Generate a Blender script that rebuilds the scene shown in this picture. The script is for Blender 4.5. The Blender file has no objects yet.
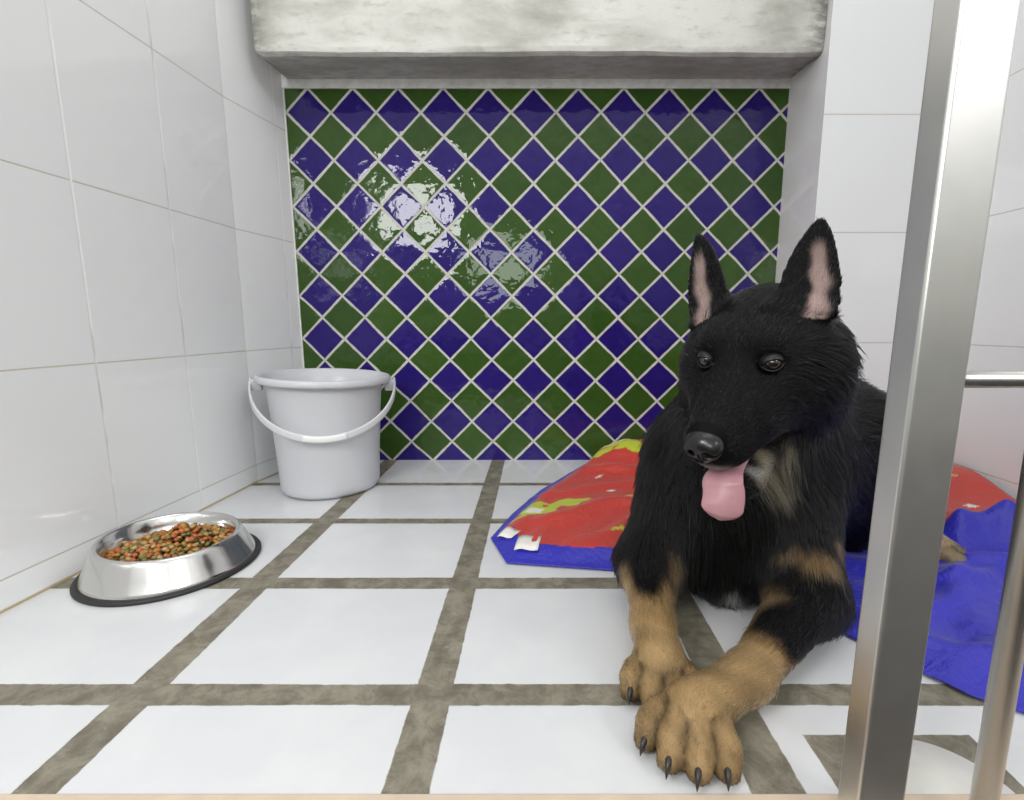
import bpy, bmesh, math, random
import numpy as np
from mathutils import Vector, Matrix
from mathutils.kdtree import KDTree

random.seed(7)
rng = np.random.default_rng(7)
PI = math.pi
scn = bpy.context.scene
COL = scn.collection

# ------------------------------------------------------------------ helpers
def link(o, parent=None):
    COL.objects.link(o)
    if parent is not None:
        o.parent = parent
    return o

def tag(o, label=None, cat=None, group=None, kind=None):
    if label: o['label'] = label
    if cat: o['category'] = cat
    if group: o['group'] = group
    if kind: o['kind'] = kind
    return o

def empty(name, loc=(0, 0, 0), rz=0.0):
    o = bpy.data.objects.new(name, None)
    o.empty_display_size = 0.05
    o.location = loc
    o.rotation_euler = (0, 0, rz)
    return link(o)

def mesh_obj(name, verts, faces, mat, parent=None, smooth=True):
    me = bpy.data.meshes.new(name)
    me.from_pydata([tuple(v) for v in verts], [], [tuple(f) for f in faces])
    me.validate(); me.update()
    if smooth:
        me.polygons.foreach_set('use_smooth', [True] * len(me.polygons))
    if mat: me.materials.append(mat)
    return link(bpy.data.objects.new(name, me), parent)

def bm_obj(name, bm, mat, parent=None, smooth=False):
    bmesh.ops.recalc_face_normals(bm, faces=bm.faces[:])
    me = bpy.data.meshes.new(name)
    bm.to_mesh(me); bm.free()
    if smooth:
        me.polygons.foreach_set('use_smooth', [True] * len(me.polygons))
    if mat: me.materials.append(mat)
    return link(bpy.data.objects.new(name, me), parent)

def box_bm(x0, x1, y0, y1, z0, z1, bevel=0.0, seg=2):
    bm = bmesh.new()
    vs = [bm.verts.new(p) for p in ((x0, y0, z0), (x1, y0, z0), (x1, y1, z0), (x0, y1, z0),
                                    (x0, y0, z1), (x1, y0, z1), (x1, y1, z1), (x0, y1, z1))]
    for f in ((0, 3, 2, 1), (4, 5, 6, 7), (0, 1, 5, 4), (1, 2, 6, 5), (2, 3, 7, 6), (3, 0, 4, 7)):
        bm.faces.new([vs[i] for i in f])
    if bevel:
        bmesh.ops.bevel(bm, geom=bm.edges[:], offset=bevel, segments=seg, affect='EDGES', profile=0.5)
    return bm

def lathe(profile, n=96):
    verts, faces = [], []
    m = len(profile)
    for i in range(n):
        a = 2 * PI * i / n
        for r, z in profile:
            verts.append((r * math.cos(a), r * math.sin(a), z))
    for i in range(n):
        j = (i + 1) % n
        for k in range(m - 1):
            faces.append((i * m + k, j * m + k, j * m + k + 1, i * m + k + 1))
    return verts, faces

def weld(o, d=1e-5):
    bm = bmesh.new(); bm.from_mesh(o.data)
    bmesh.ops.remove_doubles(bm, verts=bm.verts[:], dist=d)
    bmesh.ops.recalc_face_normals(bm, faces=bm.faces[:])
    bm.to_mesh(o.data); bm.free()
    return o

def loft(path, sections, closed=True, cap=True):
    """path: list of (origin, side, up); sections: list of list of (s,u)."""
    verts, faces = [], []
    m = len(sections[0])
    for (o, s, u), sec in zip(path, sections):
        for a, b in sec:
            verts.append(tuple(o + s * a + u * b))
    for i in range(len(path) - 1):
        for k in range(m):
            k2 = (k + 1) % m
            faces.append((i * m + k, i * m + k2, (i + 1) * m + k2, (i + 1) * m + k))
    if cap:
        faces.append(tuple(range(m - 1, -1, -1)))
        faces.append(tuple((len(path) - 1) * m + k for k in range(m)))
    return verts, faces

# ------------------------------------------------------------------ materials
class NT:
    def __init__(self, name):
        self.mat = bpy.data.materials.new(name)
        self.mat.use_nodes = True
        self.t = self.mat.node_tree
        self.t.nodes.clear()
        self.out = self.t.nodes.new('ShaderNodeOutputMaterial')
    def n(self, typ, **kw):
        nd = self.t.nodes.new(typ)
        for k, v in kw.items():
            setattr(nd, k, v)
        return nd
    def inp(self, sock, v):
        if v is None: return
        if isinstance(v, bpy.types.NodeSocket):
            self.t.links.new(v, sock)
        else:
            if hasattr(sock.default_value, '__len__') and isinstance(v, (tuple, list)) and len(v) == 3 and len(sock.default_value) == 4:
                v = (*v, 1.0)
            sock.default_value = v
    def math(self, op, a, b=None, c=None, clamp=False):
        nd = self.n('ShaderNodeMath', operation=op, use_clamp=clamp)
        self.inp(nd.inputs[0], a)
        if b is not None: self.inp(nd.inputs[1], b)
        if c is not None: self.inp(nd.inputs[2], c)
        return nd.outputs[0]
    def mix(self, f, a, b):
        nd = self.n('ShaderNodeMix', data_type='RGBA')
        self.inp(nd.inputs[0], f); self.inp(nd.inputs[6], a); self.inp(nd.inputs[7], b)
        return nd.outputs[2]
    def noise(self, vec, scale, detail=3.0, rough=0.55, dist=0.0):
        nd = self.n('ShaderNodeTexNoise')
        self.inp(nd.inputs['Vector'], vec)
        nd.inputs['Scale'].default_value = scale
        nd.inputs['Detail'].default_value = detail
        nd.inputs['Roughness'].default_value = rough
        nd.inputs['Distortion'].default_value = dist
        return nd.outputs['Fac']
    def ramp(self, f, lo, hi, a=0.0, b=1.0):
        nd = self.n('ShaderNodeMapRange', interpolation_type='SMOOTHSTEP')
        self.inp(nd.inputs[0], f)
        nd.inputs[1].default_value = lo; nd.inputs[2].default_value = hi
        nd.inputs[3].default_value = a; nd.inputs[4].default_value = b
        return nd.outputs[0]
    def coord(self):
        return self.n('ShaderNodeTexCoord').outputs['Object']
    def sep(self, v):
        nd = self.n('ShaderNodeSeparateXYZ'); self.inp(nd.inputs[0], v)
        return nd.outputs
    def comb(self, x, y, z):
        nd = self.n('ShaderNodeCombineXYZ')
        for i, v in enumerate((x, y, z)): self.inp(nd.inputs[i], v)
        return nd.outputs[0]
    def bump(self, h, strength, dist):
        nd = self.n('ShaderNodeBump')
        nd.inputs['Strength'].default_value = strength
        nd.inputs['Distance'].default_value = dist
        self.inp(nd.inputs['Height'], h)
        return nd.outputs[0]
    def bsdf(self, color, rough=0.5, metal=0.0, normal=None, **kw):
        b = self.n('ShaderNodeBsdfPrincipled')
        self.inp(b.inputs['Base Color'], color)
        self.inp(b.inputs['Roughness'], rough)
        self.inp(b.inputs['Metallic'], metal)
        if normal is not None: self.inp(b.inputs['Normal'], normal)
        for k, v in kw.items():
            self.inp(b.inputs[k.replace('_', ' ')], v)
        self.t.links.new(b.outputs[0], self.out.inputs[0])
        return self.mat

def simple(name, col, rough=0.5, metal=0.0, nscale=60.0, namt=0.08, bump=0.0, bdist=0.002, **kw):
    m = NT(name)
    c = m.coord()
    f = m.noise(c, nscale, 3)
    dark = tuple(x * (1 - namt) for x in col); lite = tuple(min(1, x * (1 + namt)) for x in col)
    nrm = m.bump(f, bump, bdist) if bump else None
    return m.bsdf(m.mix(f, dark, lite), rough, metal, nrm, **kw)

# ---- white wall tile, joints on two axes
def wall_tile(name, axis, off_h, pitch_h, off_z, pitch_z, zlow=True):
    m = NT(name)
    co = m.coord()
    x, y, z = m.sep(co)
    def line(v, off, pitch, hw):
        q = m.math('PINGPONG', m.math('SUBTRACT', v, off), pitch / 2)
        # pingpong is 0 on joints (multiples of pitch) and pitch/2 between
        return m.ramp(q, hw * 0.6, hw * 1.5, 1.0, 0.0)
    lz = line(z, off_z, pitch_z, 0.0010)
    masks = lz
    col = m.mix(m.noise(co, 3.0, 2), (0.865, 0.87, 0.88), (0.90, 0.905, 0.91))
    col = m.mix(lz, col, m.mix(m.noise(co, 14, 3), (0.66, 0.61, 0.50), (0.50, 0.45, 0.36)))
    if pitch_h:
        lv = line(y if axis == 'y' else x, off_h, pitch_h, 0.0018)
        col = m.mix(m.math('MULTIPLY', lv, 0.85), col, m.mix(m.ramp(m.noise(co, 7, 3), 0.42, 0.7), (0.97, 0.965, 0.95), (0.58, 0.55, 0.49)))
        masks = m.math('MAXIMUM', lz, lv)
    if zlow:
        foot = m.ramp(z, 0.0025, 0.006, 1.0, 0.0)
        col = m.mix(foot, col, m.mix(m.noise(co, 30, 4), (0.62, 0.50, 0.28), (0.42, 0.34, 0.20)))
        masks = m.math('MAXIMUM', masks, foot)
    h = m.math('ADD', m.math('MULTIPLY', masks, -0.5), m.math('MULTIPLY', m.noise(co, 12, 2), 0.05))
    rough = m.math('MULTIPLY_ADD', masks, 0.5, 0.045)
    return m.bsdf(col, rough, 0.0, m.bump(h, 0.5, 0.0012))

M_left = wall_tile('white_tile_left', 'y', 0.815, 0.195, 0.046, 0.2905)
M_left_end = wall_tile('white_tile_left_end', 'y', 1.366, 0.300, 0.046, 0.2905)
M_right = wall_tile('white_tile_right', 'y', 0.985, 0.195, 0.066, 0.2880)
M_front = wall_tile('white_tile_pier', 'x', 0, 0, 0.088, 0.2675)
M_plain = simple('white_tile_plain', (0.80, 0.80, 0.82), 0.12, 0, 4, 0.03)

# ---- floor
def floor_mat():
    m = NT('white_floor_tile_with_cement_strips')
    co = m.coord()
    x, y, z = m.sep(co)
    wob = m.math('MULTIPLY', m.math('SUBTRACT', m.noise(co, 60, 4, 0.65), 0.5), 0.0040)
    wob2 = m.math('MULTIPLY', m.math('SUBTRACT', m.noise(co, 5, 1), 0.5), 0.003)
    w = m.math('ADD', wob, wob2)
    mask = None
    def strip(v, c, hw):
        nonlocal mask
        d = m.math('ADD', m.math('ABSOLUTE', m.math('SUBTRACT', v, c)), w)
        s = m.ramp(d, hw - 0.0008, hw + 0.0008, 1.0, 0.0)
        mask = s if mask is None else m.math('MAXIMUM', mask, s)
    for c, hw in ((-0.434, 0.0205), (-0.113, 0.0205), (0.21, 0.0235), (0.533, 0.022), (0.856, 0.022)):
        strip(x, c, hw)
    for c, hw in ((0.24, 0.0155), (0.476, 0.0155), (0.708, 0.0165), (0.952, 0.0128), (1.187, 0.0110)):
        strip(y, c, hw)
    # square cement patch around the round drain plate
    px = m.math('SUBTRACT', m.math('ABSOLUTE', m.math('SUBTRACT', x, 0.3455)), 0.082)
    py = m.math('SUBTRACT', m.math('ABSOLUTE', m.math('SUBTRACT', y, 0.344)), 0.079)
    pd = m.math('ADD', m.math('MAXIMUM', px, py), m.math('MULTIPLY', wob, 0.6))
    mask = m.math('MAXIMUM', mask, m.ramp(pd, -0.0008, 0.0008, 1.0, 0.0))
    n1 = m.noise(co, 30, 5, 0.75, 0.4)
    n2 = m.noise(co, 75, 4, 0.7)
    n3 = m.noise(co, 4, 2)
    cem = m.mix(m.ramp(n1, 0.3, 0.7), (0.135, 0.12, 0.085), (0.29, 0.265, 0.205))
    cem = m.mix(m.ramp(n2, 0.62, 0.75, 0, 0.5), cem, (0.42, 0.40, 0.34))
    cem = m.mix(m.ramp(n3, 0.5, 0.8, 0, 0.45), cem, (0.09, 0.08, 0.06))
    tile = m.mix(m.ramp(m.noise(co, 7, 4, 0.6), 0.35, 0.7), (0.665, 0.67, 0.685), (0.715, 0.715, 0.725))
    tile = m.mix(m.ramp(m.noise(co, 55, 5, 0.7), 0.70, 0.80, 0, 0.35), tile, (0.66, 0.63, 0.57))
    col = m.mix(mask, tile, cem)
    rough = m.math('MULTIPLY_ADD', mask, 0.45, m.ramp(m.noise(co, 9, 3), 0.3, 0.7, 0.12, 0.22))
    h = m.math('ADD', m.math('MULTIPLY', m.math('MULTIPLY', mask, n2), 0.5), m.math('MULTIPLY', mask, -0.5))
    return m.bsdf(col, rough, 0.0, m.bump(h, 0.6, 0.0025))
M_floor = floor_mat()

# ---- blue and green diamond tiling
def diamond_mat():
    m = NT('blue_and_green_glazed_diamond_tile')
    co = m.coord()
    x, y, z = m.sep(co)
    p = 0.1211
    wx = m.math('MULTIPLY', m.math('SUBTRACT', m.noise(co, 9, 2), 0.5), 0.006)
    dx = m.math('ADD', m.math('SUBTRACT', x, -0.6125), wx)
    dz = m.math('ADD', m.math('SUBTRACT', z, 0.9660), wx)
    s = m.math('DIVIDE', m.math('ADD', dx, dz), p)
    t = m.math('DIVIDE', m.math('SUBTRACT', dx, dz), p)
    rs, rt = m.math('ROUND', s), m.math('ROUND', t)
    fs, ft = m.math('SUBTRACT', s, rs), m.math('SUBTRACT', t, rt)
    par = m.math('FLOORED_MODULO', m.math('ADD', rs, rt), 2.0)
    isgreen = m.math('GREATER_THAN', m.math('ABSOLUTE', m.math('SUBTRACT', par, 1.0)), 0.5)
    isgreen = m.math('SUBTRACT', 1.0, isgreen)
    wn = m.n('ShaderNodeTexWhiteNoise', noise_dimensions='3D')
    m.inp(wn.inputs[0], m.comb(rs, rt, 0.0))
    rv = wn.outputs['Value']
    rr, rg, rb = m.sep(wn.outputs['Color'])
    e = m.math('MAXIMUM', m.math('ABSOLUTE', fs), m.math('ABSOLUTE', ft))
    e = m.math('ADD', e, m.math('MULTIPLY', m.math('SUBTRACT', m.noise(co, 45, 2), 0.5), 0.035))
    grout = m.ramp(e, 0.455, 0.470)
    mott = m.noise(co, 26, 4, 0.6)
    blue = m.mix(mott, (0.016, 0.007, 0.115), (0.034, 0.017, 0.205))
    blue = m.mix(m.math('MULTIPLY', rv, 0.45), blue, (0.012, 0.008, 0.12))
    green = m.mix(mott, (0.028, 0.066, 0.010), (0.055, 0.118, 0.020))
    green = m.mix(m.math('MULTIPLY', rv, 0.45), green, (0.026, 0.062, 0.014))
    col = m.mix(isgreen, blue, green)
    col = m.mix(grout, col, m.mix(m.noise(co, 60, 3), (0.70, 0.70, 0.66), (0.46, 0.44, 0.38)))
    tilt = m.math('ADD', m.math('MULTIPLY', fs, m.math('SUBTRACT', rr, 0.5)),
                  m.math('MULTIPLY', ft, m.math('SUBTRACT', rg, 0.5)))
    pillow = m.math('POWER', m.math('MULTIPLY', e, 2.0), 6.0)
    wave = m.noise(m.comb(m.math('ADD', x, m.math('MULTIPLY', rv, 3.0)), m.math('MULTIPLY', rr, 5.0), z), 17, 1, 0.45, 0.5)
    wave2 = m.noise(co, 60, 1, 0.4, 0.4)
    h = m.math('ADD', m.math('MULTIPLY', tilt, 0.9), m.math('MULTIPLY', wave, 0.9))
    h = m.math('ADD', h, m.math('MULTIPLY', wave2, 0.30))
    h = m.math('SUBTRACT', h, m.math('MULTIPLY', pillow, 0.4))
    rough = m.math('MULTIPLY_ADD', grout, 0.6, 0.05)
    return m.bsdf(col, rough, 0.0, m.bump(h, 1.0, 0.0019), Specular_IOR_Level=0.34)
M_diamond = diamond_mat()

def concrete_mat():
    m = NT('whitewashed_rough_concrete')
    co = m.coord()
    mp = m.n('ShaderNodeMapping'); mp.inputs['Scale'].default_value = (1.0, 2.0, 3.0)
    m.inp(mp.inputs[0], co)
    st = mp.outputs[0]
    n1 = m.noise(st, 3.0, 6, 0.6, 0.3); n2 = m.noise(st, 22, 5, 0.7); n3 = m.noise(co, 90, 3, 0.6)
    x, y, z = m.sep(co)
    col = m.mix(m.ramp(n1, 0.30, 0.62), (0.44, 0.43, 0.38), (0.74, 0.735, 0.69))
    col = m.mix(m.ramp(n2, 0.52, 0.74, 0, 0.45), col, (0.36, 0.345, 0.29))
    # bare grey stains towards the two ends
    ends = m.math('MULTIPLY', m.ramp(m.math('ABSOLUTE', x), 0.60, 0.68), m.ramp(n2, 0.35, 0.6))
    col = m.mix(m.math('MULTIPLY', ends, 0.75), col, (0.13, 0.125, 0.10))
    low = m.math('MULTIPLY', m.ramp(z, 1.030, 1.048, 1.0, 0.0), m.ramp(y, 1.242, 1.256))
    low = m.math('MAXIMUM', low, m.math('MULTIPLY', m.ramp(y, 1.252, 1.262), m.ramp(z, 1.06, 1.07, 1.0, 0.0)))
    col = m.mix(m.math('MULTIPLY', low, m.ramp(n2, 0.35, 0.75, 0.35, 0.9)), col, (0.34, 0.34, 0.32))
    h = m.math('ADD', m.math('MULTIPLY', n2, 0.6), m.math('MULTIPLY', n3, 0.35))
    return m.bsdf(col, 0.8, 0.0, m.bump(h, 0.6, 0.0025))
M_conc = concrete_mat()

def steel_mat(name, col, rough, axis):
    m = NT(name)
    co = m.coord()
    mp = m.n('ShaderNodeMapping')
    mp.inputs['Scale'].default_value = {'z': (900, 900, 6), 'x': (6, 900, 900), 'r': (30, 30, 700)}[axis]
    m.inp(mp.inputs[0], co)
    g = m.noise(mp.outputs[0], 1.0, 3, 0.6)
    sm = m.noise(co, 22, 4, 0.6)
    c = m.mix(sm, tuple(v * 0.88 for v in col), col)
    r = m.math('MULTIPLY_ADD', g, 0.05, m.math('MULTIPLY_ADD', sm, 0.10, rough - 0.07))
    return m.bsdf(c, r, 1.0, m.bump(g, 0.03, 0.0002))
M_post = steel_mat('brushed_stainless_steel', (0.80, 0.79, 0.765), 0.36, 'z')
M_rail = steel_mat('brushed_stainless_rail', (0.60, 0.59, 0.57), 0.25, 'x')
M_bowl = steel_mat('spun_stainless_steel', (0.74, 0.73, 0.71), 0.15, 'r')
M_rubber = simple('black_rubber', (0.018, 0.018, 0.019), 0.55, 0, 120, 0.2)
M_bucket = simple('pale_grey_plastic', (0.60, 0.61, 0.64), 0.30, 0, 9, 0.04, 0.05, 0.002)
M_bail = simple('pale_grey_handle_plastic', (0.66, 0.67, 0.69), 0.32, 0, 30, 0.04)
M_grip = simple('white_plastic', (0.86, 0.86, 0.86), 0.30, 0, 30, 0.03)
M_sill = simple('pale_sandstone', (0.62, 0.50, 0.38), 0.6, 0, 40, 0.15, 0.3)
M_drain = simple('white_drain_enamel', (0.74, 0.73, 0.68), 0.35, 0, 35, 0.12, 0.2, 0.001)
M_mortar = simple('pale_mortar', (0.84, 0.83, 0.78), 0.9, 0, 45, 0.3, 0.8, 0.004)
M_ground = simple('outer_yard_concrete', (0.030, 0.025, 0.021), 0.8, 0, 8, 0.2, 0.3)

# ------------------------------------------------------------------ room shell
def struct(o, label=None):
    o['kind'] = 'structure'
    return o

def quad_wall(name, pts, mat, thick):
    """pts: 4 corners of the visible face; thickened away along thick."""
    t = Vector(thick)
    vs = [Vector(p) for p in pts]
    verts = vs + [v + t for v in vs]
    faces = [(0, 1, 2, 3), (7, 6, 5, 4), (0, 4, 5, 1), (1, 5, 6, 2), (2, 6, 7, 3), (3, 7, 4, 0)]
    o = mesh_obj(name, verts, faces, mat, smooth=False)
    weld(o)
    return struct(o)

struct(bm_obj('floor', box_bm(-0.80, 1.06, 0.30, 1.45, -0.05, 0.0), M_floor))
# left wall leans off square by a few degrees
quad_wall('wall_left', [(-0.774, 0.20, 0.0), (-0.7168, 1.204, 0.0), (-0.7168, 1.204, 2.2), (-0.774, 0.20, 2.2)], M_left, (-0.05, 0, 0))
quad_wall('wall_back', [(-0.674, 1.41, 0.0), (0.678, 1.41, 0.0), (0.678, 1.41, 1.026), (-0.674, 1.41, 1.026)], M_diamond, (0, 0.05, 0))
quad_wall('trim_1', [(-0.7168, 1.204, 0.0), (-0.675, 1.411, 0.0), (-0.675, 1.411, 2.2), (-0.7168, 1.204, 2.2)], M_left_end, (-0.05, 0.01, 0))
struct(bm_obj('trim_2', box_bm(-0.677, -0.6735, 1.4065, 1.44, 0, 1.03), M_mortar))
struct(bm_obj('trim_3', box_bm(-0.69, 0.68, 1.404, 1.46, 1.0245, 1.06), M_mortar))
struct(bm_obj('wall_upper_back', box_bm(-0.71, 0.68, 1.41, 1.46, 1.05, 2.2), M_plain))
# right-hand pier: a short return beside the tiling, then a face parallel to it
pier = quad_wall('wall_pier', [(0.678, 1.232, 0.0), (1.02, 1.232, 0.0), (1.02, 1.232, 2.2), (0.678, 1.232, 2.2)], M_front, (0, 0.24, 0))
pier.data.materials.append(simple('plain_glazed_white', (0.80, 0.79, 0.80), 0.10, 0, 4, 0.03))
for p_ in pier.data.polygons:
    if p_.normal.x < -0.9: p_.material_index = 1
quad_wall('wall_right', [(1.02, 0.20, 0.0), (1.02, 1.232, 0.0), (1.02, 1.232, 2.2), (1.02, 0.20, 2.2)], M_right, (0.05, 0, 0))
struct(bm_obj('trim_4', box_bm(-0.80, 1.06, 0.296, 0.3605, -0.05, 0.002, 0.001), M_sill))
struct(bm_obj('floor_outside', box_bm(-4, 4, -5, 0.296, -0.08, -0.03), M_ground))

# round plate sunk in the square cement patch
def disc_profile():
    return [(0.0, 0.0), (0.060, 0.0), (0.0612, 0.0006), (0.0612, 0.0010), (0.0606, 0.0015), (0.0, 0.0017)]
v, f = lathe(disc_profile(), 72)
dr = weld(mesh_obj('drain_plate', v, f, M_drain))
dr.location = (0.352, 0.357, 0.0)
tag(dr, 'round off-white drain plate set in a square cement patch behind the steel post', 'drain cover')

# concrete ledge over the back wall
def beam():
    x0, x1, y0, z0, z1 = -0.662, 0.676, 1.246, 1.027, 1.42
    bm = bmesh.new()
    nx, prof = 60, [(1.42, 0.021), (1.33, 0.010), (1.246 + 0.012, 0.001), (1.248, 0.006), (1.246, 0.016), (1.243, 0.08), (1.240, 0.17), (1.240, 0.39)]
    rings = []
    for i in range(nx + 1):
        t = i / nx
        x = x0 + (x1 - x0) * t
        ring = []
        endr = max(0.0, 1 - min(t, 1 - t) * nx / 1.5)          # rounded ends
        for k, (y, dz) in enumerate(prof):
            w = 0.0012 * math.sin(x * 9 + k) + 0.0008 * math.sin(x * 23 + 2 * k)
            yy = y + (w if k >= 2 else 0) + endr * (0.010 if 2 <= k else 0)
            zz = z0 + dz + (0.0012 * math.sin(x * 7 + 1) + 0.0006 * math.sin(x * 31)) * (1 if dz < 0.02 else 0) + endr * 0.006 * (1 if dz < 0.02 else 0)
            ring.append(bm.verts.new((x, yy, zz)))
        ring.append(bm.verts.new((x, 1.42, z1)))
        rings.append(ring)
    m = len(rings[0])
    for i in range(nx):
        for k in range(m):
            k2 = (k + 1) % m
            bm.faces.new((rings[i][k], rings[i + 1][k], rings[i + 1][k2], rings[i][k2]))
    bm.faces.new(rings[0]); bm.faces.new(list(reversed(rings[-1])))
    o = bm_obj('concrete_ledge', bm, M_conc, smooth=False)
    return o
struct(beam())

# ------------------------------------------------------------------ gate
gate = empty('steel_gate', (0.267, 0.333, 0.0))
tag(gate, 'stainless steel gate with square post and round bars in right foreground', 'gate')
def at_gate(o):
    o.parent = gate
    o.location = (-0.267, -0.333, 0)
    return o
bm = box_bm(0.2475, 0.2832, 0.318, 0.3425, 0.001, 1.30, 0.0026, 4)
for v_ in bm.verts: v_.co.x += 0.0095 * (v_.co.z - 0.22)
at_gate(bm_obj('post', bm, M_post))
def tube(p0, p1, r, n=28):
    p0, p1 = Vector(p0), Vector(p1)
    d = (p1 - p0).normalized()
    s = d.orthogonal().normalized(); u = d.cross(s)
    sec = [(r * math.cos(2 * PI * k / n), r * math.sin(2 * PI * k / n)) for k in range(n)]
    return loft([(p0, s, u), (p1, s, u)], [sec, sec])
v, f = tube((0.280, 0.333, 0.363), (1.018, 0.333, 0.363), 0.0060)
at_gate(mesh_obj('rail', v, f, M_rail))
v, f = tube((0.357, 0.333, 0.003), (0.357, 0.333, 1.25), 0.0086)
at_gate(mesh_obj('bar', v, f, M_post))
v, f = tube((0.280, 0.333, 1.24), (1.018, 0.333, 1.24), 0.0053)
at_gate(mesh_obj('rail', v, f, M_rail))

# ------------------------------------------------------------------ bucket
bk = empty('bucket', (-0.513, 1.175, 0.0), 0.0)
tag(bk, 'pale grey plastic bucket with a swing handle standing in the back left corner', 'bucket')
prof = [(0.0, 0.010), (0.095, 0.010), (0.104, 0.004), (0.109, 0.0025), (0.1135, 0.010), (0.1145, 0.022), (0.1150, 0.035),
        (0.1185, 0.10), (0.1230, 0.17), (0.1285, 0.245), (0.1305, 0.260), (0.1310, 0.266),
        (0.1490, 0.266), (0.1515, 0.268), (0.1522, 0.272), (0.1518, 0.278), (0.1495, 0.2815), (0.1450, 0.2825),
        (0.1410, 0.2805), (0.1385, 0.274), (0.1300, 0.262), (0.1270, 0.235), (0.1215, 0.17), (0.1165, 0.10), (0.110, 0.03), (0.10, 0.018), (0.0, 0.016)]
v, f = lathe(prof, 120)
v2 = []
for (x, y, z) in v:
    r = math.hypot(x, y); a = math.atan2(y, x)
    if 0.006 < z < 0.055 and 0.1125 < r:
        k = 1 + 0.0065 * (0.5 + 0.5 * math.cos(60 * a)) * (1 - abs(z - 0.028) / 0.03)
        x, y = x * k, y * k
    v2.append((x, y, z - 0.042 * x * z / 0.28))
weld(mesh_obj('body', v2, f, M_bucket, bk))
ANG = math.radians(19)
for sgn in (-1, 1):
    bm = box_bm(-0.013, 0.012, -0.011, 0.011, -0.022, 0.006, 0.003)
    bmesh.ops.rotate(bm, verts=bm.verts, cent=(0, 0, 0), matrix=Matrix.Rotation(ANG + (PI if sgn < 0 else 0), 3, 'Z'))
    bmesh.ops.translate(bm, verts=bm.verts, vec=(sgn * 0.150 * math.cos(ANG), sgn * 0.150 * math.sin(ANG), 0.264 - 0.0063 * sgn * math.cos(ANG)))
    bm_obj('handle_lug', bm, M_bucket, bk, True)
def bail_pt(phi):
    rx, fw, dr_ = 0.161, 0.150, 0.108
    x = rx * math.cos(phi); s = math.sin(phi)
    p = Vector((x, -fw * s, 0.262 - dr_ * s))
    p.rotate(Matrix.Rotation(ANG, 3, 'Z'))
    p.z -= 0.042 * p.x * p.z / 0.28
    return p
def bail(phi0, phi1, n, w, t, name, mat):
    path, secs = [], []
    for i in range(n + 1):
        ph = phi0 + (phi1 - phi0) * i / n
        p = bail_pt(ph); d = (bail_pt(ph + 0.01) - bail_pt(ph - 0.01)).normalized()
        out = Vector((p.x, p.y, 0)).normalized()
        s = d.cross(out).normalized(); u = s.cross(d).normalized()
        path.append((p, s, u))
        sec = [(w * math.copysign(abs(math.cos(a)) ** 0.6, math.cos(a)), t * math.copysign(abs(math.sin(a)) ** 0.6, math.sin(a)))
               for a in [2 * PI * k / 16 for k in range(16)]]
        secs.append(sec)
    v, f = loft(path, secs)
    return mesh_obj(name, v, f, mat, bk)
bail(-0.06, PI + 0.06, 64, 0.0080, 0.0030, 'handle', M_bail)
bail(PI / 2 - 0.30, PI / 2 + 0.26, 16, 0.0072, 0.0052, 'grip', M_grip)

# ------------------------------------------------------------------ food bowl
bw = empty('dog_bowl', (-0.611, 0.768, 0.0))
tag(bw, 'round stainless steel dog bowl with black rubber rim beside the left wall', 'bowl')
ZB = 0.86
prof = [(0.1205, 0.004), (0.1220, 0.0065), (0.1185, 0.014), (0.1105, 0.034), (0.1030, 0.054), (0.1005, 0.0600), (0.0985, 0.0630), (0.0960, 0.0638),
        (0.0935, 0.0620), (0.0910, 0.058), (0.0885, 0.046), (0.0840, 0.032), (0.075, 0.022), (0.055, 0.018), (0.0, 0.017)]
v, f = lathe([(r_, z_ * ZB) for r_, z_ in prof], 120)
v = [(x, y, z - 0.060 * x * z / 0.055) for x, y, z in v]
weld(mesh_obj('shell', v, f, M_bowl, bw))
prof = [(0.112, 0.0), (0.1262, 0.0), (0.1282, 0.0016), (0.1285, 0.0042), (0.1272, 0.0064), (0.1240, 0.0072), (0.1200, 0.0070), (0.112, 0.0045), (0.112, 0.0)]
v, f = lathe(prof, 120)
weld(mesh_obj('rubber_ring', v, f, M_rubber, bw))

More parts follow.
